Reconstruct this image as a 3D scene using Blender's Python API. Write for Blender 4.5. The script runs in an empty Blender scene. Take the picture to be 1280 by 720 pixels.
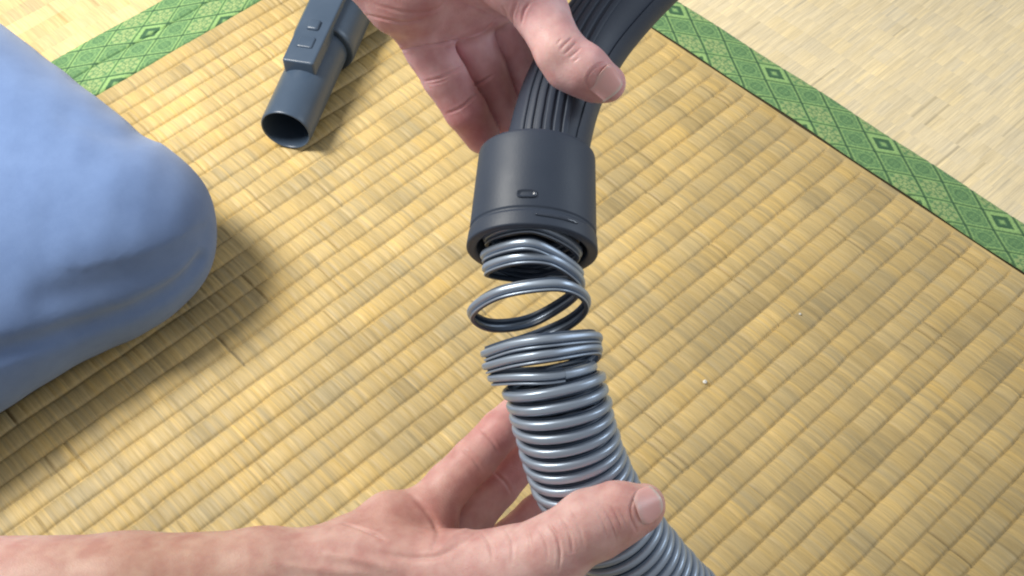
import bpy, bmesh, math, random
import numpy as np
from mathutils import Matrix, Vector

rng = np.random.default_rng(11)
random.seed(5)
sc = bpy.context.scene

# ------------------------------------------------------------------ camera
FPX = 1684.37                      # focal length in pixels of a 1280 wide frame
D1 = np.array([0.73071202, 0.55161594, -0.4022186])    # mat axis x seen in camera axes
D2 = np.array([-0.68233826, 0.57132291, -0.45607525])  # mat axis y
NN = np.cross(D1, D2); NN /= np.linalg.norm(NN)
D2 = np.cross(NN, D1)
ROT = np.stack([D1, D2, NN])       # camera vector -> world vector
CAM_H = 0.6907
CAM_POS = np.array([0.0, 0.0, CAM_H])
cam_d = bpy.data.cameras.new("camera")
cam = bpy.data.objects.new("camera", cam_d)
sc.collection.objects.link(cam)
M4 = Matrix.Identity(4)
for r in range(3):
    for c in range(3):
        M4[r][c] = ROT[r, c]
M4.translation = Vector(CAM_POS)
cam.matrix_world = M4
cam_d.sensor_width = 36.0
cam_d.lens = 36.0 * FPX / 1280.0
cam_d.clip_start = 0.02
cam_d.clip_end = 50
sc.camera = cam

# ------------------------------------------------------------------ world, lamps, exposure
w = bpy.data.worlds.new("World"); sc.world = w; w.use_nodes = True
bg = w.node_tree.nodes["Background"]
bg.inputs[0].default_value = (0.98, 0.97, 0.96, 1)
bg.inputs[1].default_value = 0.34


def area(name, pos, target, size, power, col, shape='RECTANGLE', size_y=None):
    l = bpy.data.lights.new(name, 'AREA')
    l.shape = shape; l.size = size
    if size_y: l.size_y = size_y
    l.energy = power; l.color = col
    o = bpy.data.objects.new(name, l); sc.collection.objects.link(o)
    o.location = pos
    o.rotation_euler = (Vector(target) - Vector(pos)).to_track_quat('-Z', 'Y').to_euler()
    return o


key = area("ceiling_lamp", (-0.07, 0.95, 0.95), (0.34, 0.72, 0), 0.40, 6.7, (1.0, 0.97, 0.90), 'DISK')
key.data.spread = math.radians(102)          # shaded lamp
area("window_light", (1.80, -0.62, 0.95), (0.3, 0.3, 0.25), 0.6, 9.5, (0.78, 0.89, 1.0), 'RECTANGLE', 0.7)
sc.view_settings.view_transform = 'Standard'
sc.view_settings.look = 'None'
sc.view_settings.exposure = 0.10
sc.view_settings.gamma = 1.0
sc.render.engine = 'CYCLES'
sc.cycles.use_denoising = True
sc.cycles.filter_width = 2.1
sc.cycles.max_bounces = 8

# ------------------------------------------------------------------ helpers


def cam2world(p):
    """camera-axes metres -> world metres (n,3)"""
    p = np.asarray(p, float)
    return p @ ROT.T + CAM_POS


BASE = 500.0                       # mm from the lens to the plane of the held hose


def P(px, py, z=0.0):
    """a point of the held things: mm, x right, y up, z toward the camera"""
    d = BASE - z
    return np.array([(px - 640) / FPX * d, -(py - 360) / FPX * d, z])


def held2world(v):
    v = np.asarray(v, float).reshape(-1, 3)
    q = v.copy(); q[:, 2] -= BASE
    return cam2world(q / 1000.0)


def ground(px, py, z=0.0):
    r = ROT @ np.array([px - 640, -(py - 360), -FPX])
    t = (z - CAM_H) / r[2]
    return CAM_POS + r * t


def mesh_obj(name, verts, faces, mat, parent=None, smooth=True, col=None, attr="Col"):
    """verts (n,3) world, faces (m,k) array or list"""
    me = bpy.data.meshes.new(name)
    verts = np.asarray(verts, np.float32)
    if isinstance(faces, np.ndarray):
        k = faces.shape[1]; m = faces.shape[0]
        me.vertices.add(len(verts)); me.vertices.foreach_set("co", verts.ravel())
        me.loops.add(m * k); me.loops.foreach_set("vertex_index", faces.astype(np.int32).ravel())
        me.polygons.add(m)
        me.polygons.foreach_set("loop_start", np.arange(0, m * k, k, dtype=np.int32))
        me.update(calc_edges=True)
    else:
        me.from_pydata([tuple(map(float, v)) for v in verts], [], faces)
    if smooth:
        me.polygons.foreach_set("use_smooth", np.ones(len(me.polygons), bool))
    if col is not None:
        a = me.color_attributes.new(attr, 'FLOAT_COLOR', 'POINT')
        c4 = np.ones((len(verts), 4), np.float32); c4[:, :3] = col
        a.data.foreach_set("color", c4.ravel())
    me.materials.append(mat)
    me.validate()
    if not isinstance(faces, np.ndarray):
        bm = bmesh.new(); bm.from_mesh(me)
        bmesh.ops.recalc_face_normals(bm, faces=bm.faces)
        bm.to_mesh(me); bm.free()
        if smooth: me.set_sharp_from_angle(angle=math.radians(48))
    o = bpy.data.objects.new(name, me)
    sc.collection.objects.link(o)
    if parent is not None: o.parent = parent
    return o


def thing(name, label, cat, group=None):
    o = bpy.data.objects.new(name, None); sc.collection.objects.link(o)
    o.empty_display_size = 0.02
    o["label"] = label; o["category"] = cat
    if group: o["group"] = group
    return o


def set_origin(root, loc):
    """put a thing's Empty at its base; children keep their place"""
    bpy.context.view_layer.update()
    root.location = Vector(loc)
    for c in root.children:
        c.matrix_parent_inverse = Matrix.Translation(-Vector(loc))


def grid_faces(nu, nv, close_u=False, close_v=False):
    """grid index i*nv+j"""
    iu = np.arange(nu if close_u else nu - 1); iv = np.arange(nv if close_v else nv - 1)
    I, J = np.meshgrid(iu, iv, indexing='ij')
    I = I.ravel(); J = J.ravel(); I2 = (I + 1) % nu; J2 = (J + 1) % nv
    return np.stack([I * nv + J, I2 * nv + J, I2 * nv + J2, I * nv + J2], 1)


def catmull(pts, n):
    """n samples per segment through pts (k,d)"""
    pts = np.asarray(pts, float)
    q = np.vstack([2 * pts[0] - pts[1], pts, 2 * pts[-1] - pts[-2]])
    out = []
    t = np.linspace(0, 1, n, endpoint=False)[:, None]
    for i in range(1, len(q) - 2):
        p0, p1, p2, p3 = q[i - 1], q[i], q[i + 1], q[i + 2]
        out.append(0.5 * ((2 * p1) + (-p0 + p2) * t + (2 * p0 - 5 * p1 + 4 * p2 - p3) * t * t + (-p0 + 3 * p1 - 3 * p2 + p3) * t ** 3))
    out.append(pts[-1:])
    return np.vstack(out)


def unit(v):
    v = np.asarray(v, float)
    return v / np.maximum(np.linalg.norm(v, axis=-1, keepdims=True), 1e-9)


def sweep(path, U, V, prof, closed=True, cap=True):
    """sweep profile (m,2) along path (n,3) with frames U,V -> verts, faces"""
    n, m = len(path), len(prof)
    v = path[:, None, :] + prof[None, :, 0:1] * U[:, None, :] + prof[None, :, 1:2] * V[:, None, :]
    f = grid_faces(n, m, False, closed)
    fl = [tuple(x) for x in f]
    if cap and closed:
        fl.append(tuple(range(m - 1, -1, -1)))
        fl.append(tuple((n - 1) * m + k for k in range(m)))
    return v.reshape(-1, 3), fl


def lathe(prof, c, A, X, Y, seg=96):
    """prof (k,2): (along, radius); c centre, A axis"""
    prof = np.asarray(prof, float)
    th = np.linspace(0, 2 * np.pi, seg, endpoint=False)
    ring = np.cos(th)[:, None] * X + np.sin(th)[:, None] * Y
    v = c + prof[None, :, 0:1] * A + prof[None, :, 1:2] * ring[:, None, :]
    return v.reshape(-1, 3), grid_faces(seg, len(prof), True, False)


def fillet(pts, r, n=5):
    """round the corners of an open 2-D polyline"""
    pts = np.asarray(pts, float); out = [pts[0]]
    for i in range(1, len(pts) - 1):
        a, b, c = pts[i - 1], pts[i], pts[i + 1]
        d1 = a - b; d2 = c - b
        l = min(r, 0.45 * np.linalg.norm(d1), 0.45 * np.linalg.norm(d2))
        p = b + unit(d1) * l; q = b + unit(d2) * l
        for t in np.linspace(0, 1, n):
            out.append((1 - t) ** 2 * p + 2 * t * (1 - t) * b + t * t * q)
    out.append(pts[-1])
    return np.array(out)


# ------------------------------------------------------------------ materials


def new_mat(name):
    m = bpy.data.materials.new(name); m.use_nodes = True
    nt = m.node_tree
    return m, nt, nt.nodes["Principled BSDF"]


def N(nt, typ, **kw):
    n = nt.nodes.new(typ)
    for k, v in kw.items():
        setattr(n, k, v)
    return n


def plastic(name, col, rough, bump=0.0, scale=900, metallic=0.0, var=0.12, spec=0.5):
    m, nt, b = new_mat(name)
    b.inputs["Roughness"].default_value = rough
    b.inputs["Metallic"].default_value = metallic
    b.inputs["Specular IOR Level"].default_value = spec
    tc = N(nt, "ShaderNodeTexCoord")
    nz = N(nt, "ShaderNodeTexNoise"); nz.inputs["Scale"].default_value = 45; nz.inputs["Detail"].default_value = 6
    nt.links.new(tc.outputs["Object"], nz.inputs["Vector"])
    mx = N(nt, "ShaderNodeMix", data_type='RGBA')
    mx.inputs["A"].default_value = (*[c * (1 - var) for c in col], 1)
    mx.inputs["B"].default_value = (*[min(1, c * (1 + var)) for c in col], 1)
    nt.links.new(nz.outputs["Fac"], mx.inputs["Factor"])
    nt.links.new(mx.outputs["Result"], b.inputs["Base Color"])
    mr = N(nt, "ShaderNodeMapRange")
    mr.inputs["From Min"].default_value = 0.3; mr.inputs["From Max"].default_value = 0.7
    mr.inputs["To Min"].default_value = rough - 0.05; mr.inputs["To Max"].default_value = rough + 0.07
    nt.links.new(nz.outputs["Fac"], mr.inputs["Value"])
    nt.links.new(mr.outputs["Result"], b.inputs["Roughness"])
    if bump:
        n2 = N(nt, "ShaderNodeTexNoise"); n2.inputs["Scale"].default_value = scale; n2.inputs["Detail"].default_value = 3
        nt.links.new(tc.outputs["Object"], n2.inputs["Vector"])
        bp = N(nt, "ShaderNodeBump"); bp.inputs["Strength"].default_value = bump; bp.inputs["Distance"].default_value = 0.0004
        nt.links.new(n2.outputs["Fac"], bp.inputs["Height"])
        nt.links.new(bp.outputs["Normal"], b.inputs["Normal"])
    return m


def rush_mat(name, stretch):
    """woven rush: base colour from the per-strand attribute, fine fibre grain along the strands"""
    m, nt, b = new_mat(name)
    b.inputs["Roughness"].default_value = 0.55
    b.inputs["Specular IOR Level"].default_value = 0.35
    at = N(nt, "ShaderNodeAttribute", attribute_name="Col")
    tc = N(nt, "ShaderNodeTexCoord")
    mp = N(nt, "ShaderNodeMapping"); mp.inputs["Scale"].default_value = stretch
    nt.links.new(tc.outputs["Object"], mp.inputs["Vector"])
    nz = N(nt, "ShaderNodeTexNoise"); nz.inputs["Scale"].default_value = 1.0; nz.inputs["Detail"].default_value = 5
    nt.links.new(mp.outputs["Vector"], nz.inputs["Vector"])
    mr = N(nt, "ShaderNodeMapRange")
    mr.inputs["From Min"].default_value = 0.25; mr.inputs["From Max"].default_value = 0.75
    mr.inputs["To Min"].default_value = 0.80; mr.inputs["To Max"].default_value = 1.16
    nt.links.new(nz.outputs["Fac"], mr.inputs["Value"])
    n3 = N(nt, "ShaderNodeTexNoise"); n3.inputs["Scale"].default_value = 9; n3.inputs["Detail"].default_value = 4
    nt.links.new(tc.outputs["Object"], n3.inputs["Vector"])
    m3 = N(nt, "ShaderNodeMapRange")
    m3.inputs["From Min"].default_value = 0.3; m3.inputs["From Max"].default_value = 0.7
    m3.inputs["To Min"].default_value = 0.93; m3.inputs["To Max"].default_value = 1.07
    nt.links.new(n3.outputs["Fac"], m3.inputs["Value"])
    mu = N(nt, "ShaderNodeMath", operation='MULTIPLY')
    nt.links.new(mr.outputs["Result"], mu.inputs[0]); nt.links.new(m3.outputs["Result"], mu.inputs[1])
    vm = N(nt, "ShaderNodeVectorMath", operation='SCALE')
    nt.links.new(at.outputs["Color"], vm.inputs[0]); nt.links.new(mu.outputs["Value"], vm.inputs["Scale"])
    nt.links.new(vm.outputs["Vector"], b.inputs["Base Color"])
    bp = N(nt, "ShaderNodeBump"); bp.inputs["Strength"].default_value = 0.3; bp.inputs["Distance"].default_value = 0.0005
    nt.links.new(nz.outputs["Fac"], bp.inputs["Height"])
    nt.links.new(bp.outputs["Normal"], b.inputs["Normal"])
    return m


def attr_cloth(name, rough=0.8, weave=2200):
    m, nt, b = new_mat(name)
    b.inputs["Roughness"].default_value = rough
    b.inputs["Specular IOR Level"].default_value = 0.3
    b.inputs["Sheen Weight"].default_value = 0.15
    at = N(nt, "ShaderNodeAttribute", attribute_name="Col")
    tc = N(nt, "ShaderNodeTexCoord")
    nz = N(nt, "ShaderNodeTexNoise"); nz.inputs["Scale"].default_value = weave; nz.inputs["Detail"].default_value = 2
    nt.links.new(tc.outputs["Object"], nz.inputs["Vector"])
    mr = N(nt, "ShaderNodeMapRange")
    mr.inputs["From Min"].default_value = 0.3; mr.inputs["From Max"].default_value = 0.7
    mr.inputs["To Min"].default_value = 0.82; mr.inputs["To Max"].default_value = 1.15
    nt.links.new(nz.outputs["Fac"], mr.inputs["Value"])
    vm = N(nt, "ShaderNodeVectorMath", operation='SCALE')
    nt.links.new(at.outputs["Color"], vm.inputs[0]); nt.links.new(mr.outputs["Result"], vm.inputs["Scale"])
    nt.links.new(vm.outputs["Vector"], b.inputs["Base Color"])
    bp = N(nt, "ShaderNodeBump"); bp.inputs["Strength"].default_value = 0.4; bp.inputs["Distance"].default_value = 0.0003
    nt.links.new(nz.outputs["Fac"], bp.inputs["Height"])
    nt.links.new(bp.outputs["Normal"], b.inputs["Normal"])
    return m


def skin_mat(name):
    m, nt, b = new_mat(name)
    b.inputs["Roughness"].default_value = 0.47
    b.inputs["Specular IOR Level"].default_value = 0.36
    b.inputs["Subsurface Weight"].default_value = 0.35
    b.inputs["Subsurface Radius"].default_value = (1.0, 0.32, 0.18)
    b.inputs["Subsurface Scale"].default_value = 0.0035
    at = N(nt, "ShaderNodeAttribute", attribute_name="Col")
    tc = N(nt, "ShaderNodeTexCoord")
    nz = N(nt, "ShaderNodeTexNoise"); nz.inputs["Scale"].default_value = 130; nz.inputs["Detail"].default_value = 5
    nt.links.new(tc.outputs["Object"], nz.inputs["Vector"])
    mx = N(nt, "ShaderNodeMix", data_type='RGBA', blend_type='MULTIPLY'); mx.inputs["Factor"].default_value = 1
    rp = N(nt, "ShaderNodeMix", data_type='RGBA')
    rp.inputs["A"].default_value = (0.88, 0.74, 0.74, 1); rp.inputs["B"].default_value = (1.08, 1.10, 1.08, 1)
    mr = N(nt, "ShaderNodeMapRange")
    mr.inputs["From Min"].default_value = 0.32; mr.inputs["From Max"].default_value = 0.66
    nt.links.new(nz.outputs["Fac"], mr.inputs["Value"])
    nt.links.new(mr.outputs["Result"], rp.inputs["Factor"])
    nt.links.new(at.outputs["Color"], mx.inputs["A"]); nt.links.new(rp.outputs["Result"], mx.inputs["B"])
    nt.links.new(mx.outputs["Result"], b.inputs["Base Color"])
    vo = N(nt, "ShaderNodeTexVoronoi"); vo.inputs["Scale"].default_value = 1500
    n2 = N(nt, "ShaderNodeTexNoise"); n2.inputs["Scale"].default_value = 420; n2.inputs["Detail"].default_value = 4
    nt.links.new(tc.outputs["Object"], vo.inputs["Vector"]); nt.links.new(tc.outputs["Object"], n2.inputs["Vector"])
    ad = N(nt, "ShaderNodeMath", operation='ADD')
    nt.links.new(vo.outputs["Distance"], ad.inputs[0]); nt.links.new(n2.outputs["Fac"], ad.inputs[1])
    bp = N(nt, "ShaderNodeBump"); bp.inputs["Strength"].default_value = 0.18; bp.inputs["Distance"].default_value = 0.0004
    nt.links.new(ad.outputs["Value"], bp.inputs["Height"])
    nt.links.new(bp.outputs["Normal"], b.inputs["Normal"])
    return m


GREY = plastic("dark_grey_plastic", (0.040, 0.056, 0.088), 0.52, 0.15, 1500)
GLOSS = plastic("glossy_grey_plastic", (0.05, 0.065, 0.095), 0.12)
GREY2 = plastic("wand_grey_plastic", (0.050, 0.076, 0.118), 0.33, 0.10, 1500)
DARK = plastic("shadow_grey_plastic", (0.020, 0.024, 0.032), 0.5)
SILVER = plastic("silver_hose_plastic", (0.39, 0.465, 0.57), 0.36, 0.05, 700, metallic=0.5, var=0.06)
RUSH = rush_mat("woven_rush", (1500, 55, 300))
RUSH2 = rush_mat("glare_pale_rush", (45, 1300, 300))
HERI = attr_cloth("green_brocade", 0.7)
EDGE = plastic("straw_edge", (0.06, 0.045, 0.025), 0.8)
SKIN = skin_mat("skin")
NAIL = plastic("nail", (0.62, 0.38, 0.37), 0.22, 0.0, var=0.06)
SPECK = plastic("crumb_white", (0.75, 0.74, 0.70), 0.5)
FLOORM = plastic("floor_board", (0.10, 0.07, 0.045), 0.7)

# ------------------------------------------------------------------ floor and tatami mats
fl = np.array([[-1.2, -1.2, -0.056], [2.2, -1.2, -0.056], [2.2, 2.2, -0.056], [-1.2, 2.2, -0.056]])
o = mesh_obj("floor", fl, np.array([[0, 1, 2, 3]]), FLOORM, smooth=False); o["kind"] = "structure"
o["label"] = "dark board floor beneath the straw mats"


def smooth_noise(n, step, r):
    k = rng.normal(0, 1, n // step + 3)
    x = np.arange(n) / step
    i = x.astype(int); f = x - i; f = f * f * (3 - 2 * f)
    return r * (k[i] * (1 - f) + k[i + 1] * f)


def rush_sheet(x0, x1, band0, band1, pitch, step, depth, base, strand_amp, dark_p, per_band=9, blockvar=0.07, warm=0.05, notch=0.0, fade=False, block=0.00008):
    """strands run along the second axis, grooves along the first. Returns a-grid, b-grid, z, colour"""
    a = np.arange(x0, x1 + step * 0.5, step)
    # nodes across one band, dense beside the groove at 0
    t = np.array([0.0, 0.05, 0.11, 0.2, 0.35, 0.5, 0.65, 0.8, 0.89, 0.95])[:per_band + 1]
    nb = int(round((band1 - band0) / pitch))
    b = np.concatenate([(band0 + (j + t) * pitch) for j in range(nb)] + [[band0 + nb * pitch]])
    u = (b - band0) / pitch
    j = np.minimum(np.floor(u + 1e-6).astype(int), nb - 1)
    fr = u - np.floor(u + 1e-6)
    prof = np.sin(np.pi * np.clip(fr, 0, 1)) ** 0.5             # pillow between two grooves
    na = len(a)
    # strands of uneven width
    wid = rng.uniform(0.9, 1.9, na)
    sid = np.searchsorted(np.cumsum(wid) * 0.001, a - x0)
    ns = sid.max() + 2
    hs = rng.normal(0, 1, ns); cs = rng.normal(0, 1, ns)
    hb = rng.normal(0, 1, (ns, nb)); cb = rng.normal(0, 1, (ns, nb))
    # a strand that shows through several bands in a row
    lng = rng.normal(0, 1, (ns, nb // 3 + 2)).repeat(3, axis=1)[:, :nb]
    gap = rng.random((ns, nb // 2 + 2)) < dark_p
    gap = gap.repeat(2, axis=1)[:, :nb]
    Z = np.empty((na, len(b))); C = np.empty((na, len(b), 3))
    # grooves wander a little
    wob = np.stack([smooth_noise(na, 23, 0.00022) for _ in range(nb + 1)], 1)
    bandtone = rng.normal(0, 1, nb)
    blk = np.stack([smooth_noise(na, 34, 1.0) for _ in range(nb)], 1)
    S = sid[:, None]; J = j[None, :]
    # short blocks of rush between the hidden warp threads: each bulges and has its own tone
    bt = np.zeros((na, nb)); bz = np.zeros((na, nb)); bh = np.zeros((na, nb)); edge_ = np.zeros((na, nb))
    for q in range(nb):
        p_ = a[0] - rng.uniform(0, 0.01); e_ = [p_]
        while e_[-1] < a[-1] + 0.03: e_.append(e_[-1] + rng.choice([0.006, 0.010, 0.014, 0.022]) * rng.uniform(0.8, 1.25))
        e_ = np.array(e_); k_ = np.searchsorted(e_, a, side='right') - 1
        f_ = (a - e_[k_]) / (e_[k_ + 1] - e_[k_])
        bt[:, q] = rng.normal(0, 1, len(e_))[k_]; bh[:, q] = rng.normal(0, 1, len(e_))[k_]
        dist = np.minimum(a - e_[k_], e_[k_ + 1] - a)
        bz[:, q] = 1 - np.exp(-dist / 0.0011)
        edge_[:, q] = np.exp(-(dist / 0.0006) ** 2) * (rng.random(len(e_)) < 0.45)[k_]
    hh = 0.5 * hs[S] + 0.6 * hb[S, J] + 0.4 * lng[S, J]
    Z = depth * prof[None, :] * (1 + 0.10 * blk[:, j]) + strand_amp * hh * (0.25 + 0.75 * prof[None, :])
    Z = Z + block * prof[None, :] * (bz[:, j] - 1 + 0.35 * bt[:, j]) - block * 0.8 * edge_[:, j] * prof[None, :]
    Z = Z - notch * np.exp(-(np.minimum(fr, 1 - fr) / 0.055) ** 2)[None, :]
    if fade:
        e = np.clip((x1 - a) / 0.007, 0, 1)[:, None]; e = e * e * (3 - 2 * e)
        Z = Z * e + (depth * 0.9) * (1 - e)
    Z = Z - gap[S, J] * (depth * 0.55 * prof[None, :])
    tone = 1 + blockvar * (0.8 * blk[:, j] + 0.5 * bandtone[None, j]) + 0.055 * (0.5 * cs[S] + 0.7 * cb[S, J] + 0.5 * lng[S, J])
    tone = tone + blockvar * 0.5 * bt[:, j]
    tone = tone * np.where(gap[S, J], 0.72, 1.0)
    tone = np.clip(tone, 0.45, 1.4)
    hue = warm * (0.5 * cb[S, J] + 0.5 * lng[S, J] + 0.4 * blk[:, j] + 0.5 * bh[:, j])
    C[..., 0] = base[0] * tone * (1 + 0.35 * hue); C[..., 1] = base[1] * tone; C[..., 2] = base[2] * tone * (1 - 1.0 * hue)
    B = b[None, :] + wob[:, np.minimum(np.round(u).astype(int), nb)]
    A = np.repeat(a[:, None], len(b), 1)
    return A, B, Z, np.clip(C, 0.01, 0.95)


def mat_block(name, x0, x1, y0, y1, top, mat, parent):
    v = np.array([[x, y, z] for z in (-0.055, top) for x, y in ((x0, y0), (x1, y0), (x1, y1), (x0, y1))])
    f = [(3, 2, 1, 0), (4, 5, 6, 7), (0, 1, 5, 4), (1, 2, 6, 5), (2, 3, 7, 6), (3, 0, 4, 7)]
    return mesh_obj(name, v, f, mat, parent, smooth=False)


def heri(name, origin, sdir, tdir, length, width, parent, seed=0, top=0.0016, t_off=0.0, s_off=0.0, step=0.0005):
    """brocade border: diamond lattice, woven in greens; a raised cloth strip with rolled edges"""
    s = np.arange(0, length, step); t = np.linspace(0, width, int(width / step) + 1)
    S, T = np.meshgrid(s, t, indexing='ij')
    a, b = 0.0327, 0.0195
    ss = S + s_off; tt = T + t_off
    ss = ss + 0.0005 * np.sin(tt * 900) * 0 + 0.0003 * np.sin(ss * 160)
    U = ss / a + tt / b; V = ss / a - tt / b
    iu = np.floor(U).astype(int); iv = np.floor(V).astype(int)
    fu = U - iu - 0.5; fv = V - iv - 0.5
    du = 0.5 - np.abs(fu); dv = 0.5 - np.abs(fv); de = np.minimum(du, dv)
    k = (iu + iv); r = iu - iv
    typ = np.mod(iu, 3) * 1
    typ2 = np.mod(iv, 3)
    base = np.array([0.105, 0.22, 0.092]); lite = np.array([0.25, 0.42, 0.15]); yel = np.array([0.38, 0.47, 0.19]); dk = np.array([0.020, 0.075, 0.038])
    C = np.empty(S.shape + (3,)); C[:] = base
    cheb = np.maximum(np.abs(fu), np.abs(fv))
    rad = np.sqrt(fu ** 2 + fv ** 2); ang = np.arctan2(fv, fu)
    nested = (typ == 0) & (typ2 == 0)
    floral = ((typ == 1) & (typ2 != 1)) | ((typ == 0) & (typ2 == 2))
    swirl = ~(nested | floral)
    def put(mask, col, al=1.0):
        C[mask] = C[mask] * (1 - al) + col * al
    put(nested & (cheb > 0.29) & (cheb < 0.41), lite)
    put(nested & (cheb < 0.29) & (cheb > 0.13), dk, 0.75)
    put(nested & (cheb < 0.085), lite, 0.8)
    pet = np.abs(np.sin(4 * ang)) + 0.35 * np.sin(fu * 41 + iu) * np.sin(fv * 37 + iv)
    put(floral & (rad < 0.44) & (rad > 0.10) & (pet > 0.42), yel, 0.6)
    put(floral & (rad < 0.07), yel, 0.8)
    put(floral & (rad > 0.24) & (rad < 0.29), base, 0.8)
    dots = (np.sin(fu * 30) * np.sin(fv * 30)) > 0.55
    put(swirl & dots & (cheb < 0.42), lite, 0.45)
    put(swirl & (np.abs(rad - 0.30) < 0.03), lite, 0.35)
    put(swirl & (np.abs(rad - 0.20) < 0.025), dk, 0.3)
    put(de < 0.10, lite, 0.85)
    put(du < 0.05, dk, 0.85)
    put((dv < 0.042), dk, 0.7)
    # weave threads: every pick slightly different
    thr = 1 + 0.10 * rng.normal(0, 1, S.shape) + 0.07 * np.sin(S * 2 * np.pi / 0.0011)
    C = np.clip(C * thr[..., None], 0.005, 0.9)
    edge = np.minimum(T, width - T)
    Z = top * (1 - np.exp(-edge / 0.0009)) + 0.00022 * (C[..., 1] > 0.32) - 0.00018 * (C[..., 1] < 0.16)
    Z += 0.00035 * np.sin(S * 45 + seed) * np.sin(np.pi * T / width)
    tj = T + (0.0004 * np.sin(S * 61 + seed) + 0.0003 * np.sin(S * 23))
    v = origin + S[..., None] * sdir + tj[..., None] * tdir + Z[..., None] * np.array([0, 0, 1.0])
    f = grid_faces(len(s), len(t))
    if np.dot(np.cross(sdir, tdir), [0, 0, 1]) < 0: f = f[:, ::-1]
    return mesh_obj(name, v.reshape(-1, 3), f, HERI, parent, True, C.reshape(-1, 3))


# main mat: grooves along x, strands along y
RX = 0.5935      # where the main mat ends at right
LY = 0.738       # inner edge of its cloth border
main = thing("tatami_mat", "wide golden woven straw mat lying under the wand, knee and hose", "straw mat", "straw mats of the floor")
A, B, Z, C = rush_sheet(-0.14, RX - 0.0006, LY - 0.015 * 58, LY + 0.0, 0.015, 0.00075, 0.0019, (0.475, 0.352, 0.158), 0.00012, 0.013, blockvar=0.085, warm=0.07, notch=0.0008, fade=True, block=0.00042)
v = np.stack([A, B, Z], -1).reshape(-1, 3)
mesh_obj("rush_cover", v, grid_faces(A.shape[0], A.shape[1]), RUSH, main, True, C.reshape(-1, 3))
mat_block("straw_core", -0.14, RX - 0.0009, LY - 0.87, LY + 0.0262, -0.0012, EDGE, main)
heri("border", np.array([-0.14, LY - 0.001, 0.0]), np.array([1.0, 0, 0]), np.array([0, 1.0, 0]), RX - 0.003 + 0.14, 0.0275, main, 1, s_off=0.0)
# right-hand mat: its border runs along y
rm = thing("tatami_mat", "straw mat with whitish glare put into its colour, behind the green border at the upper right", "straw mat", "straw mats of the floor")
A, B, Z, C = rush_sheet(-0.15, 0.98, RX + 0.036, RX + 0.036 + 0.0145 * 32, 0.0145, 0.0009, 0.00022, (0.74, 0.62, 0.40), 0.00015, 0.010, blockvar=0.012, warm=0.035)  # base colour lightened to carry the window glare on this mat
v = np.stack([B, A, Z], -1).reshape(-1, 3)
mesh_obj("rush_cover", v, grid_faces(A.shape[0], A.shape[1])[:, ::-1], RUSH2, rm, True, C.reshape(-1, 3))
mat_block("straw_core", RX + 0.0022, RX + 0.50, -0.15, 0.98, -0.0012, EDGE, rm)
heri("border", np.array([RX + 0.0017, 0.98, 0.0009]), np.array([0, -1.0, 0]), np.array([1.0, 0, 0]), 1.13, 0.0352, rm, 2, t_off=0.004, s_off=-0.018)
# far mat beyond the left border
fm = thing("tatami_mat", "straw mat beyond the doubled green border in the upper left corner", "straw mat", "straw mats of the floor")
A, B, Z, C = rush_sheet(-0.14, RX - 0.003, LY + 0.0535, LY + 0.0535 + 0.015 * 20, 0.015, 0.001, 0.0010, (0.55, 0.43, 0.22), 0.00013, 0.015)
v = np.stack([A, B, Z], -1).reshape(-1, 3)
mesh_obj("rush_cover", v, grid_faces(A.shape[0], A.shape[1]), RUSH, fm, True, C.reshape(-1, 3))
mat_block("straw_core", -0.14, RX - 0.0022, LY + 0.0266, LY + 0.354, -0.0012, EDGE, fm)
heri("border", np.array([-0.14, LY + 0.0268, 0.0]), np.array([1.0, 0, 0]), np.array([0, 1.0, 0]), RX - 0.003 + 0.14, 0.0275, fm, 1, t_off=0.0278, s_off=0.0)
set_origin(main, (0.2, 0.3, -0.055)); set_origin(rm, (0.85, 0.4, -0.055)); set_origin(fm, (0.2, 0.95, -0.055))

# ------------------------------------------------------------------ distance-field bodies (hands, knee)


def capsule(X, a, b, ra, rb):
    ba = b - a; pa = X - a
    t = np.clip((pa @ ba) / max(ba @ ba, 1e-9), 0, 1).astype(np.float32)
    d = pa - t[..., None] * ba.astype(np.float32)
    return np.sqrt((d * d).sum(-1)) - (ra + t * (rb - ra))


def smin(a, b, k):
    h = np.clip(0.5 + 0.5 * (b - a) / k, 0, 1)
    return b * (1 - h) + a * h - k * h * (1 - h)


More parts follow.
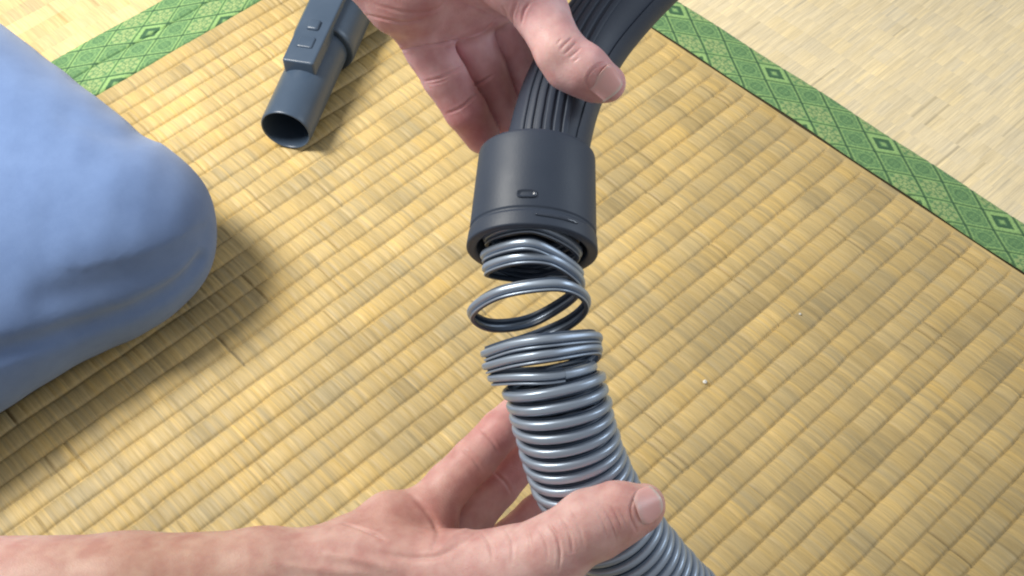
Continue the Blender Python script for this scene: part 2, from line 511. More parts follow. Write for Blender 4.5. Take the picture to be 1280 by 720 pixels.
def surface_nets(D, org, h):
    nx, ny, nz = D.shape
    ins = D < 0
    cnt = np.zeros((nx - 1, ny - 1, nz - 1), np.int8)
    for dx in (0, 1):
        for dy in (0, 1):
            for dz in (0, 1):
                cnt += ins[dx:nx - 1 + dx, dy:ny - 1 + dy, dz:nz - 1 + dz]
    act = (cnt > 0) & (cnt < 8)
    idx = -np.ones(act.shape, np.int64)
    ii = np.argwhere(act); idx[act] = np.arange(len(ii))
    acc = np.zeros((len(ii), 3)); num = np.zeros(len(ii))
    cor = [(0, 0, 0), (1, 0, 0), (0, 1, 0), (1, 1, 0), (0, 0, 1), (1, 0, 1), (0, 1, 1), (1, 1, 1)]
    for a in range(8):
        for b in range(a + 1, 8):
            ca, cb = np.array(cor[a]), np.array(cor[b])
            if np.abs(ca - cb).sum() != 1: continue
            da = D[ii[:, 0] + ca[0], ii[:, 1] + ca[1], ii[:, 2] + ca[2]]
            db = D[ii[:, 0] + cb[0], ii[:, 1] + cb[1], ii[:, 2] + cb[2]]
            m = (da < 0) != (db < 0)
            t = np.where(m, da / np.where(m, da - db, 1), 0)
            acc += m[:, None] * (ca + t[:, None] * (cb - ca)); num += m
    V = org + h * (ii + acc / num[:, None])
    F = []
    for ax in range(3):
        sl0 = [slice(None)] * 3; sl1 = [slice(None)] * 3
        sl0[ax] = slice(0, -1); sl1[ax] = slice(1, None)
        ch = ins[tuple(sl0)] != ins[tuple(sl1)]
        e = np.argwhere(ch)
        o1, o2 = [(1, 2), (2, 0), (0, 1)][ax]
        ok = (e[:, o1] > 0) & (e[:, o2] > 0) & (e[:, o1] < D.shape[o1] - 1) & (e[:, o2] < D.shape[o2] - 1)
        e = e[ok]
        flip = ins[e[:, 0], e[:, 1], e[:, 2]]
        q = []
        for p, r in ((1, 1), (0, 1), (0, 0), (1, 0)):
            c = e.copy(); c[:, o1] -= p; c[:, o2] -= r
            q.append(idx[c[:, 0], c[:, 1], c[:, 2]])
        q = np.stack(q, 1)
        q[~flip] = q[~flip][:, ::-1]
        F.append(q)
    return V, np.vstack(F)


class Field:
    def __init__(s, lo, hi, h):
        s.org = np.array(lo, float); s.h = h
        n = np.ceil((np.array(hi) - s.org) / h).astype(int) + 1
        g = [s.org[i] + h * np.arange(n[i]) for i in range(3)]
        s.X = np.stack(np.meshgrid(*g, indexing='ij'), -1).astype(np.float32)
        s.D = np.full(s.X.shape[:3], 1e3, np.float32); s.lines = []

    def chain(s, pts, rad, k=2.0):
        D = None
        for i in range(len(pts) - 1):
            d = capsule(s.X, pts[i].astype(np.float32), pts[i + 1].astype(np.float32), rad[i], rad[i + 1])
            D = d if D is None else smin(D, d, k)
        return D

    def ball(s, c, r):
        d = s.X - np.asarray(c, np.float32)
        return np.sqrt((d * d).sum(-1)) - r

    def groove(s, pts, depth, wid):
        """carve (or raise, depth<0) a soft line"""
        pts = [np.asarray(p, float) for p in pts]
        for a, b in zip(pts[:-1], pts[1:]):
            lo = np.minimum(a, b) - 3.2 * wid; hi = np.maximum(a, b) + 3.2 * wid
            i0 = np.clip(((lo - s.org) / s.h).astype(int), 0, np.array(s.D.shape)); i1 = np.clip(((hi - s.org) / s.h).astype(int) + 1, 0, np.array(s.D.shape))
            sl = tuple(slice(x, y) for x, y in zip(i0, i1))
            if min(y - x for x, y in zip(i0, i1)) <= 0: continue
            d = capsule(s.X[sl], a.astype(np.float32), b.astype(np.float32), 0, 0)
            g = np.exp(-(d / wid) ** 2) * depth
            s.G[sl] = np.where(np.abs(g) > np.abs(s.G[sl]), g, s.G[sl])

    def sample(s, p):
        q = (np.asarray(p) - s.org) / s.h
        i = np.clip(np.floor(q).astype(int), 0, np.array(s.D.shape) - 2); f = q - i
        r = 0
        for dx in (0, 1):
            for dy in (0, 1):
                for dz in (0, 1):
                    wgt = (f[..., 0] if dx else 1 - f[..., 0]) * (f[..., 1] if dy else 1 - f[..., 1]) * (f[..., 2] if dz else 1 - f[..., 2])
                    r = r + wgt * s.D[i[..., 0] + dx, i[..., 1] + dy, i[..., 2] + dz]
        return r

    def drop(s, p, dirv, off=0.0, far=25.0):
        """march from p+dirv*far back along -dirv to the surface; returns points"""
        p = np.asarray(p, float) + np.asarray(dirv) * far
        for _ in range(60):
            d = s.sample(p) - off
            p = p - np.asarray(dirv) * np.clip(d, -1, 6)[..., None] * 0.8
        return p

    def on_front(s, px, py):
        """surface point seen at this place of the photograph"""
        d = P(px, py, 0); z = 60.0
        for _ in range(200):
            p = P(px, py, z); v = float(s.sample(p))
            if v < 0.05: break
            z -= max(0.15, min(3, v * 0.7))
            if z < -120: break
        return P(px, py, z)

    def crease(s, pix, depth=0.5, wid=0.7):
        pts = [s.on_front(x, y) for x, y in catmull(np.array(pix, float), 5)]
        s.lines.append((np.array(pts), depth, wid if wid >= 1.2 else wid * 0.72))

    def skin_mesh(s):
        """surface, refined once, with the collected skin folds pressed in"""
        V, Fc = surface_nets(s.D, s.org, s.h)
        tmp = bpy.data.meshes.new("tmp_skin"); k = Fc.shape[0]
        tmp.vertices.add(len(V)); tmp.vertices.foreach_set("co", V.astype(np.float32).ravel())
        tmp.loops.add(k * 4); tmp.loops.foreach_set("vertex_index", Fc.astype(np.int32).ravel())
        tmp.polygons.add(k); tmp.polygons.foreach_set("loop_start", np.arange(0, k * 4, 4, dtype=np.int32))
        tmp.update(calc_edges=True)
        ob = bpy.data.objects.new("tmp_skin", tmp); sc.collection.objects.link(ob)
        md = ob.modifiers.new("s", 'SUBSURF'); md.levels = 1; md.render_levels = 1
        dg = bpy.context.evaluated_depsgraph_get(); ev = ob.evaluated_get(dg); me = ev.to_mesh()
        V = np.empty(len(me.vertices) * 3, np.float32); me.vertices.foreach_get("co", V); V = V.reshape(-1, 3).astype(float)
        Nn = np.empty(len(me.vertices) * 3, np.float32); me.vertices.foreach_get("normal", Nn); Nn = Nn.reshape(-1, 3).astype(float)
        Fq = np.empty(len(me.loops), np.int32); me.loops.foreach_get("vertex_index", Fq); Fq = Fq.reshape(-1, 4)
        ev.to_mesh_clear(); bpy.data.objects.remove(ob); bpy.data.meshes.remove(tmp)
        off = np.zeros(len(V))
        for pts, depth, wid in s.lines:
            lo = pts.min(0) - 5 * wid; hi = pts.max(0) + 5 * wid
            m = np.where(np.all((V > lo) & (V < hi), axis=1))[0]
            if len(m) == 0: continue
            d = np.full(len(m), 1e9); tpos = np.zeros(len(m)); X = V[m]
            for i in range(len(pts) - 1):
                a, b = pts[i], pts[i + 1]; ba = b - a
                t = np.clip(((X - a) @ ba) / max(ba @ ba, 1e-9), 0, 1)
                di = np.linalg.norm(X - a - t[:, None] * ba, axis=1)
                q = di < d; d[q] = di[q]; tpos[q] = (i + t[q]) / (len(pts) - 1)
            env = np.clip(np.sin(np.pi * np.clip(tpos, 0.02, 0.98)), 0, 1) ** 0.5
            g = -depth * np.exp(-(d / wid) ** 2)
            if wid < 1.2: g = g + 0.22 * depth * np.exp(-((d - 2.2 * wid) / (1.1 * wid)) ** 2)
            off[m] += g * env
        return V + Nn * np.clip(off, -1.4, 1.2)[:, None], Fq


def skin_colour(V, spots, base):
    C = np.tile(np.array(base, float), (len(V), 1))
    for c, r, col, al in spots:
        d = np.linalg.norm(V - np.asarray(c), axis=1)
        wgt = (al * np.exp(-(d / r) ** 2))[:, None]
        C = C * (1 - wgt) + np.array(col) * wgt
    return C


def nail_plate(F, name, centre, along, normal, width, length, parent):
    """thin curved plate lying on the finger end, its root sunk under the skin"""
    along = unit(along); normal = unit(normal - along * np.dot(along, normal)); across = np.cross(normal, along)
    nu, nv = 17, 17
    u = np.linspace(-1, 1, nu); v = np.linspace(-1, 1, nv)
    Uu, Vv = np.meshgrid(u, v, indexing='ij')
    # rounded outline: root and free edge bow outward
    wv = width * 0.5 * (1 - 0.10 * np.clip(Vv, 0, 1) ** 2 - 0.13 * np.clip(-Vv, 0, 1) ** 3)
    lx = length * 0.5 * Vv * (1 - 0.20 * Uu ** 2)
    c = np.asarray(centre) + (Uu * wv)[..., None] * across + lx[..., None] * along
    carved = F.D; F.D = F.base
    top = F.drop(c, normal, 0.0)
    # smooth height: fit a plane-curve so the plate does not follow skin bumps
    hgt = ((top - np.asarray(centre)) @ normal)
    M = np.stack([np.ones_like(Uu), Uu, Vv, Uu ** 2, Vv ** 2, Uu ** 2 * Vv], -1).reshape(-1, 6)
    inner = ((np.abs(F.sample(top)) < 0.4) & (np.abs(Uu) < 0.8) & (np.abs(hgt) < 5)).ravel()
    sol, *_ = np.linalg.lstsq(M[inner], hgt.ravel()[inner], rcond=None)
    fit = np.clip((M @ sol).reshape(Uu.shape), -4.5, 4.5)
    gapm = inner.reshape(Uu.shape) & (np.abs(Uu) ** 2.8 + np.abs(Vv) ** 2.8 < 0.75)
    fit = fit + np.clip((hgt - fit)[gapm].max(), 0, 0.9)
    F.D = carved
    rr = np.abs(Uu) ** 2.8 + np.abs(Vv) ** np.where(Vv < 0, 2.3, 4.5)
    off = 0.40 - 0.25 * np.abs(Uu) ** 3 - 0.95 * np.clip(rr - 0.8, 0, 1) * np.where(Vv < 0, 1.0, 0.75)
    pts = c + ((fit + off) - ((c - np.asarray(centre)) @ normal))[..., None] * normal
    bot = pts - normal * 0.55
    vv = np.vstack([pts.reshape(-1, 3), bot.reshape(-1, 3)])
    f = [tuple(x) for x in grid_faces(nu, nv)]
    n0 = nu * nv
    f += [tuple(n0 + q for q in x[::-1]) for x in f]
    ring = [i * nv for i in range(nu)] + [(nu - 1) * nv + j for j in range(1, nv)] + [i * nv + nv - 1 for i in range(nu - 2, -1, -1)] + [j for j in range(nv - 2, 0, -1)]
    for a_, b_ in zip(ring, ring[1:] + ring[:1]):
        f.append((b_, a_, n0 + a_, n0 + b_))
    cc = np.tile(np.array([0.88, 0.46, 0.43]), (2 * n0, 1))
    tip = np.concatenate([Vv.ravel(), Vv.ravel()])
    wt = np.clip((tip - 0.72) / 0.2, 0, 1)[:, None]
    cc = cc * (1 - wt) + np.array([0.74, 0.62, 0.55]) * wt
    lun = np.clip((-tip - 0.55) / 0.3, 0, 1)[:, None] * 0.5
    cc = cc * (1 - lun) + np.array([0.70, 0.50, 0.46]) * lun
    return mesh_obj(name, held2world(vv), f, NAILM, parent, True, cc)


def nail_mat():
    m, nt, b = new_mat("fingernail")
    at = N(nt, "ShaderNodeAttribute", attribute_name="Col")
    nt.links.new(at.outputs["Color"], b.inputs["Base Color"])
    b.inputs["Roughness"].default_value = 0.33
    b.inputs["Specular IOR Level"].default_value = 0.35
    b.inputs["Subsurface Weight"].default_value = 0.3
    b.inputs["Subsurface Radius"].default_value = (1, .4, .3); b.inputs["Subsurface Scale"].default_value = 0.002
    return m


NAILM = nail_mat()
PALM = (0.83, 0.52, 0.56)
BACK = (0.78, 0.50, 0.465)
RED = (0.60, 0.23, 0.23)

# ------------------------------------------------------------------ hose handle: grip tube with ribs, collar, clip
handle = thing("hose_handle", "dark grey hose grip with ribbed tube and wide collar held between finger and thumb", "hose handle")
AX = unit(np.array([-0.055, -0.925, 0.375]))            # collar axis, downward and toward the lens
CB = P(665, 314, 0)                                     # centre of the collar's lower rim
XA = unit(np.cross(np.array([0, 0, 1.0]), -AX)); YA = np.cross(AX, XA)
if YA[2] < 0: YA = -YA; XA = np.cross(YA, AX)
YA = unit(YA)
L = 40.0
outer = fillet([(-L, 15.0), (-L, 22.2), (-L + 6, 22.5), (-7.6, 23.7), (-7.0, 23.3), (-6.2, 23.3), (-5.6, 24.0), (0, 24.5), (0.6, 23.6), (0.6, 20.6), (-3.0, 20.2), (-14, 19.6), (-28, 19.0), (-32, 6.0)], 1.6, 4)
v, f = lathe(outer, CB, AX, XA, YA, 128)
mesh_obj("collar", held2world(v), f if np.dot(np.cross(XA, YA), AX) > 0 else f[:, ::-1], GREY, handle)
# grip tube
tp = [P(678, 225, -10), P(687, 168, -19), P(704, 112, -30), P(736, 52, -40), P(778, 0, -47), P(826, -48, -53), P(885, -105, -59), P(960, -175, -66)]
path = catmull(tp, 10)
T = unit(np.gradient(path, axis=0))
Ef = np.array([0.0, 0, 1.0]) - T * T[:, 2:3]; Ef = unit(Ef); Sf = np.cross(Ef, -T)   # Ef to the lens, Sf to the right
if Sf[0, 0] < 0: Sf = -Sf
th = np.linspace(0, 2 * np.pi, 72, endpoint=False)
tube_r = 15.6
prof = np.stack([tube_r * np.sin(th), tube_r * np.cos(th)], 1)
v, f = sweep(path, Sf, Ef, prof)
mesh_obj("grip_tube", held2world(v), f, GREY, handle)
for kk in range(6):
    pth = path[3:]; m_ = len(pth)
    aa = np.radians(-40 + 12.6 * kk - np.clip(np.linspace(0, 1, m_) / 0.5, 0, 1) * 24)[:, None]
    dirr = np.sin(aa) * Sf[3:] + np.cos(aa) * Ef[3:]; tan = np.cos(aa) * Sf[3:] - np.sin(aa) * Ef[3:]
    pr = fillet([(-1.4, -0.4), (-1.15, 0.8), (1.15, 0.8), (1.4, -0.4)], 0.6, 4)
    v, f = sweep(pth + dirr * tube_r, tan, dirr, pr)
    mesh_obj("grip_rib", held2world(v), f, GREY, handle)
# smooth raised panel beside the ribs
pr = [(tube_r * math.sin(a) * 1.045, tube_r * math.cos(a) * 1.045) for a in np.radians(np.linspace(40, 130, 22))] + [(tube_r * math.sin(a) * 0.97, tube_r * math.cos(a) * 0.97) for a in np.radians(np.linspace(130, 40, 22))]
v, f = sweep(path[3:], Sf[3:], Ef[3:], np.array(pr))
mesh_obj("grip_panel", held2world(v), f, GREY, handle)


def on_collar(alpha, s, r_add=0.0):
    """point of the collar's outside: angle from the lens side, distance above the rim"""
    r = 24.2 - 1.8 * s / L + r_add
    d = math.sin(alpha) * XA + math.cos(alpha) * YA
    return CB - AX * s + d * r


def collar_patch(name, a0, a1, s0, s1, h, rnd, mat, parent, n=18, inset=None):
    """rounded raised patch on the collar"""
    ac, ah = (a0 + a1) / 2, (a1 - a0) / 2; scn, sh = (s0 + s1) / 2, (s1 - s0) / 2
    lw = ah * 23.5
    rings = []
    for off, hh in ((0.0, -0.5), (0.0, h * 0.6), (-0.25, h), (-0.9, h if inset is None else inset)):
        ring = []
        for k in range(40):
            t = 2 * math.pi * k / 40
            e = 2 / 4.0
            x = (lw + off) * math.copysign(abs(math.cos(t)) ** e, math.cos(t)); y = (sh + off) * math.copysign(abs(math.sin(t)) ** e, math.sin(t))
            ring.append(on_collar(ac + x / 23.5, scn + y, hh))
        rings.append(ring)
    v = np.array(rings).reshape(-1, 3)
    f = [tuple(x) for x in grid_faces(4, 40, False, True)] + [tuple(3 * 40 + q for q in range(40))]
    return mesh_obj(name, held2world(v), f, mat, parent)


sg = 1 if XA[0] > 0 else -1
collar_patch("latch_button", sg * -0.145 - 0.15, sg * -0.145 + 0.15, 10.6, 13.8, 0.5, 1, GLOSS, handle, inset=-0.15)
collar_patch("rim_clip", sg * 0.02 - 0.02, sg * 0.70, 3.2, 4.6, 0.6, 1, GLOSS, handle)
set_origin(handle, held2world(CB)[0])

# ------------------------------------------------------------------ hose: one continuous strip, unwound at the top
hose = thing("vacuum_hose", "silver grey corrugated hose with its upper end pulled out into loose coils", "vacuum hose")
keys = []
# coils still inside the collar
for q in range(0, 11):
    ph = q * math.pi / 2
    s = 11 - q * 1.75
    r = 17.2 + 0.12 * q
    keys.append(CB - AX * s + r * (-math.cos(ph) * XA * sg + math.sin(ph) * YA))
# pulled out loops (left, front, right, back ...)
loop = [(727, 343, 0), (664, 346, -16), (606, 337, 0), (640, 322, 14), (690, 323, 16), (727, 350, 2), (716, 372, -13), (664, 402, -22), (612, 408, -13), (587, 390, 0), (622, 365, 15), (690, 354, 21), (726, 363, 13), (735, 382, 0), (712, 404, -13), (665, 424, -20), (625, 436, -12), (604, 443, 0), (640, 431, 15), (690, 424, 20), (748, 420, 4), (735, 436, -12), (680, 446, -20), (625, 454, -10), (606, 459, 0), (640, 450, 15), (690, 442, 20), (748, 434, 3), (735, 452, -12), (685, 466, -20), (628, 470, -10), (613, 474, 0), (645, 472, 14), (696, 462, 20)]
loop_pts = [P(*k) for k in loop]
keys = keys[:-1] + loop_pts
# tight hose
hc = [P(684, 440, 0), P(690, 470, 0), P(699, 505, -1), P(709, 545, -4), P(723, 588, -9), P(744, 630, -16), P(772, 673, -24), P(806, 714, -33), P(848, 757, -43), P(905, 808, -55), P(990, 872, -72), P(1090, 945, -90)]
cl = catmull(np.array(hc), 40)
seg = np.linalg.norm(np.diff(cl, axis=0), axis=1); arc = np.concatenate([[0], np.cumsum(seg)])
PITCH = 4.75
s0 = 8.0
ss = np.arange(s0, arc[-1] - 1, PITCH / 44)
cx = np.stack([np.interp(ss, arc, cl[:, i]) for i in range(3)], 1)
tt = unit(np.gradient(cx, axis=0))
ef = unit(np.array([0, 0, 1.0]) - tt * tt[:, 2:3]); sf = np.cross(tt, ef)
if sf[0, 0] < 0: sf = -sf
phi = 2 * np.pi * (ss - s0) / PITCH + math.radians(8)   # starts at the front, going right
HR = 18.3
wobble = 1 + 0.010 * np.sin(phi * 0.37) + 0.008 * np.sin(phi * 0.113 + 1)
hel = cx + (HR * wobble)[:, None] * (np.sin(phi)[:, None] * sf + np.cos(phi)[:, None] * ef)


# wall strip cross-section: (axial, radial) mm - bead, web darkened for groove shade, and small lip
bead = fillet([(2.75, -1.3), (2.65, 0.1), (1.95, 0.15), (1.6, -0.95), (1.3, -0.75), (1.05, 0.5), (0.5, 0.95), (-0.8, 0.95), (-1.4, 0.5), (-1.7, -0.75), (-2.2, -1.1), (-2.75, -1.1), (-2.75, -1.6), (-1.3, -1.6), (-0.7, 0.0), (0.4, 0.0), (0.9, -1.5), (2.5, -1.7), (2.75, -1.3)], 0.45, 4)[:-1]
tight = fillet([(2.75, -1.5), (2.3, -1.4), (2.0, -0.7), (1.75, 0.4), (0.95, 1.05), (-0.95, 1.05), (-1.75, 0.4), (-2.0, -0.7), (-2.3, -1.4), (-2.75, -1.5), (-2.75, -2.6), (-1.4, -2.5), (-0.8, 0.0), (0.8, 0.0), (1.4, -2.5), (2.75, -2.6), (2.75, -2.1)], 0.5, 4)[:-1]
K0 = 14 * (len(keys) + 1 - 2)                    # sample where the loose part meets the tight part
keys = keys[:-1] + [hel[0], hel[11]]
K = np.array(keys)
loose = catmull(K, 14)[:-15]
lc = {10: (666, 340, 0), 15: (664, 340, 0), 19: (662, 382, 0), 23: (661, 382, 0), 27: (672, 432, 0), 33: (678, 440, 0), 36: (680, 449, 0), 40: (680, 456, 0), 43: (684, 462, 0)}
ks = sorted(lc); arr = np.array([P(*lc[k]) for k in ks])
kc = []
for i in range(len(K)):
    kc.append(CB - AX * (11 - i * 1.75) if i <= 9 else np.array([np.interp(i, ks, arr[:, j]) for j in range(3)]))
kc[-2] = cx[0]; kc[-1] = cx[11]; kc = np.array(kc)
idx = np.arange(len(loose)) / 14.0
cen = np.stack([np.interp(idx, np.arange(len(K)), kc[:, j]) for j in range(3)], 1)
nj = len(loose)
pts_all = np.vstack([loose, hel]); cen_all = np.vstack([cen, cx])


def relax(a, lo, hi, n):
    for _ in range(n):
        b_ = a.copy(); b_[lo:hi] = 0.25 * a[lo - 1:hi - 1] + 0.5 * a[lo:hi] + 0.25 * a[lo + 1:hi + 1]; a = b_
    return a


pts_all = relax(pts_all, nj - 20, nj + 14, 30)
cen_all = relax(cen_all, 2, nj + 60, 60)
t_all = unit(np.gradient(pts_all, axis=0))
r_all = pts_all - cen_all; r_all = unit(r_all - t_all * (r_all * t_all).sum(-1, keepdims=True))
ax_all = np.cross(t_all, r_all)
WEB = plastic("groove_shade_web", (0.045, 0.068, 0.11), 0.40)  # darker colour puts the groove shade into the low faces of the strip


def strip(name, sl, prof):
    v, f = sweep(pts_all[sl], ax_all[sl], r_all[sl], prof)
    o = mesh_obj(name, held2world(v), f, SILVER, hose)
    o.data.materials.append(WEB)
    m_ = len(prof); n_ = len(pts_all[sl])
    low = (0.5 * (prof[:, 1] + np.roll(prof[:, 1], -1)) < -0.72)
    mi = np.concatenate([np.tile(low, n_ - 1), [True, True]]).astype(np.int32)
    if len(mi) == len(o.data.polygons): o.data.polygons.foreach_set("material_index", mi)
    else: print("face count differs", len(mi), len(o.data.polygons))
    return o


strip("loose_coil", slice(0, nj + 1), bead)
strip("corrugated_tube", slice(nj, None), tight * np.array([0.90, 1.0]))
set_origin(hose, held2world(P(700, 520, 0))[0])

# ------------------------------------------------------------------ upper hand
hand1 = thing("hand", "bare hand reaching in at the top, pinching the ribbed grip above the collar", "hand")
F = Field((-82, 38, -78), (52, 158, 24), 0.75)
palm = F.chain([P(452, -75, -8), P(505, -5, -14), P(534, 16, -22)], [19, 15.0, 12.5], 4)
palm = smin(palm, F.chain([P(560, -100, -14), P(566, -30, -20), P(575, 8, -28)], [20, 18, 12.5], 4), 6)
palm = smin(palm, F.chain([P(620, -120, -14), P(625, -50, -18), P(612, -2, -32)], [20, 17, 12], 4), 6)
palm = smin(palm, F.chain([P(560, -330, -10), P(560, -180, -10), P(560, -100, -10)], [26, 27, 24], 4), 10)
palm = smin(palm, F.chain([P(590, -90, -6), P(640, -30, -4)], [17, 13.5], 4), 7)
fg = [F.chain([P(519, 26, -24), P(536, 62, -28), P(556, 97, -32), P(582, 138, -38), P(603, 170, -46)], [10.6, 9.3, 8.9, 8.5, 7.4], 1.5),
      F.chain([P(572, 18, -36), P(588, 52, -41), P(606, 90, -46), P(626, 138, -53), P(646, 172, -58)], [10.5, 9.4, 9.0, 8.2, 7.2], 1.5),
      F.chain([P(614, 2, -44), P(636, 50, -52), P(654, 92, -58), P(670, 140, -62)], [10.5, 9.2, 8.8, 7.2], 1.5)]
fing = fg[0]
for g_ in fg[1:]: fing = smin(fing, g_, 0.7)
D = smin(palm, fing, 4.5)
thumb = F.chain([P(640, -34, -5), P(676, 16, -6), P(700, 64, -1), P(730, 86, 0), P(758, 104, -3)], [13.2, 10.2, 9.3, 9.1, 7.3], 2.5)
thumb = smin(thumb, F.chain([P(706, 89, -2), P(740, 107, -5)], [7.2, 6.3]), 3)
D = smin(D, thumb, 3.5)
F.D = D; F.base = D
for cr, dp, wd in [
    ([(497, 63), (530, 58), (556, 54), (566, 50)], 0.9, 0.8), ([(560, 53), (585, 46), (604, 39), (618, 24)], 0.9, 0.8),
    ([(531, 102), (549, 98), (566, 90), (578, 84)], 0.75, 0.75), ([(534, 106), (552, 102), (566, 95)], 0.35, 0.6),
    ([(559, 142), (575, 135), (590, 123), (596, 118)], 0.6, 0.7),
    ([(590, 108), (602, 103), (616, 94)], 0.7, 0.8),
    ([(455, 18), (480, 24), (505, 28), (530, 24)], 0.4, 0.9), ([(470, 6), (510, 16), (545, 12), (560, -4)], 0.35, 0.9),
    ([(618, 20), (600, 12), (575, 2)], 0.5, 0.9), ([(642, 32), (640, 18), (646, 2)], 0.6, 0.7), ([(652, 30), (655, 14), (662, 4)], 0.55, 0.7), ([(634, 22), (628, 8)], 0.5, 0.7),
    ([(700, 62), (707, 54), (715, 47)], 0.5, 0.55), ([(705, 68), (713, 60), (720, 53)], 0.5, 0.5), ([(711, 73), (719, 66), (726, 60)], 0.4, 0.5), ([(696, 55), (702, 48)], 0.35, 0.5),
    ([(716, 78), (724, 72)], 0.3, 0.5),
    ([(737, 112), (733, 103), (736, 92), (746, 82), (756, 78)], 0.7, 0.6)]:
    F.crease(cr, dp * 0.85, wd)
V, Fc = F.skin_mesh()
PINK = (0.60, 0.30, 0.27)
C = skin_colour(V, [(P(500, 20, 5), 26, (0.60, 0.315, 0.285), 0.8), (P(548, 12, 0), 5, (0.60, 0.20, 0.13), 0.5), (P(590, 160, -35), 13, RED, 0.75), (P(560, 110, -20), 10, (0.58, 0.27, 0.25), 0.6), (P(745, 110, 5), 11, (0.62, 0.27, 0.235), 0.7), (P(690, 60, 8), 18, BACK, 0.8), (P(610, 120, -40), 14, (0.50, 0.21, 0.19), 0.6)], PALM)
mesh_obj("skin", held2world(V), Fc, SKIN, hand1, True, C)
nc = F.on_front(761, 102)
nail_plate(F, "thumbnail", nc, P(768, 112, -4) - P(744, 88, 0), np.array([0.40, 0.36, 0.84]), 10.4, 10.6, hand1)
set_origin(hand1, held2world(P(560, 0, -20))[0])

# ------------------------------------------------------------------ lower hand and forearm
hand2 = thing("hand", "bare hand and forearm from the lower left with thumb laid across the corrugated hose", "hand")
F = Field((-255, -170, -78), (64, -28, 40), 0.85)
arm = F.chain([P(-200, 775, 2), P(160, 748, 0), P(330, 728, -3), P(420, 716, -5), P(480, 705, -6)], [30, 23.5, 19.5, 17.2, 16.0], 6)
palm = F.chain([P(452, 678, -14), P(490, 659, -18), P(532, 655, -20)], [11.5, 13.3, 12.6], 4)
palm = smin(palm, F.chain([P(470, 712, -4), P(560, 722, 0), P(600, 722, 4)], [16, 17, 16], 4), 4)
palm = smin(palm, F.chain([P(500, 690, -26), P(560, 690, -34), P(585, 700, -36)], [15, 13, 12], 4), 6)
palm = smin(palm, arm, 9)
fg = [F.chain([P(536, 636, -22), P(562, 606, -25), P(592, 575, -27), P(626, 538, -30), P(650, 512, -36)], [10.0, 9.2, 8.8, 8.3, 7.2], 1.5),
      F.chain([P(560, 676, -34), P(592, 642, -38), P(622, 609, -41), P(652, 576, -44), P(680, 545, -46)], [10.0, 9.0, 8.4, 8.0, 7.0], 1.5),
      F.chain([P(590, 712, -38), P(640, 676, -45), P(672, 645, -50), P(704, 612, -54)], [10.5, 9.0, 8.6, 7.2], 1.5),
      F.chain([P(610, 742, -40), P(668, 712, -50), P(712, 682, -58), P(745, 655, -62)], [10.0, 8.4, 7.8, 6.6], 1.5)]
fing = fg[0]
for g_ in fg[1:]: fing = smin(fing, g_, 0.7)
D = smin(palm, fing, 4.5)
thumb = F.chain([P(560, 728, -2), P(640, 714, 5), P(690, 690, 10), P(738, 655, 13), P(772, 641, 13), P(805, 631, 10)], [17, 16.2, 13.4, 12.4, 11.2, 7.8], 3)
thumb = smin(thumb, F.chain([P(752, 664, 11), P(800, 642, 8)], [10, 7.5]), 3)
D = smin(D, thumb, 3.5)
F.D = D; F.base = D
for cr, dp, wd in [
    ([(428, 654), (448, 660), (468, 668), (482, 676)], 0.8, 1.0), ([(511, 615), (531, 636), (547, 662), (542, 684)], 1.0, 1.3),
    ([(470, 690), (510, 697), (550, 694), (580, 676), (598, 664)], 0.8, 1.3), ([(400, 690), (450, 700), (500, 712)], -0.9, 2.0), ([(330, 702), (400, 712), (470, 716)], -0.6, 1.8), ([(545, 690), (570, 668), (602, 656)], -0.5, 1.6),
    ([(575, 560), (590, 572), (604, 592)], 0.4, 0.8), ([(602, 538), (614, 550), (624, 566)], 0.45, 0.8), ([(618, 590), (632, 604), (640, 618)], 0.5, 0.8),
    ([(755, 636), (763, 650), (768, 664), (770, 676)], 0.5, 0.6), ([(764, 634), (772, 648), (777, 662)], 0.55, 0.6), ([(773, 636), (780, 648), (784, 660)], 0.4, 0.55), ([(747, 640), (755, 656), (759, 672)], 0.35, 0.6),
    ([(686, 655), (696, 670), (700, 690), (698, 712)], 0.8, 0.75), ([(700, 650), (712, 668), (716, 690)], 0.65, 0.75), ([(672, 660), (682, 678), (685, 700)], 0.35, 0.8), ([(655, 658), (662, 672), (664, 690)], 0.3, 0.9), ([(712, 640), (724, 660), (730, 684)], 0.3, 0.8),
    ([(600, 664), (612, 680), (616, 700)], 0.35, 0.9), ([(630, 660), (640, 678), (640, 704)], 0.3, 0.9),
    ([(796, 664), (790, 650), (788, 634), (794, 620), (804, 612)], 0.8, 0.65)]:
    F.crease(cr, dp * 0.9, wd)
V, Fc = F.skin_mesh()
C = skin_colour(V, [(P(510, 650, -5), 22, (0.57, 0.28, 0.235), 0.8), (P(625, 540, -24), 13, RED, 0.65), (P(650, 590, -36), 14, RED, 0.5), (P(590, 590, -20), 14, (0.56, 0.26, 0.225), 0.6), (P(690, 630, -45), 16, RED, 0.5), (P(800, 640, 14), 14, (0.60, 0.285, 0.24), 0.7), (P(570, 660, -10), 12, (0.54, 0.23, 0.20), 0.5), (P(200, 720, 10), 70, (0.52, 0.315, 0.235), 0.9)], BACK)
mesh_obj("skin", held2world(V), Fc, SKIN, hand2, True, C)
nc = F.on_front(811, 632)
nail_plate(F, "thumbnail", nc, P(835, 622, 8) - P(790, 640, 13), np.array([0.30, 0.12, 0.94]), 12.6, 11.8, hand2)
set_origin(hand2, held2world(P(480, 700, -6))[0])

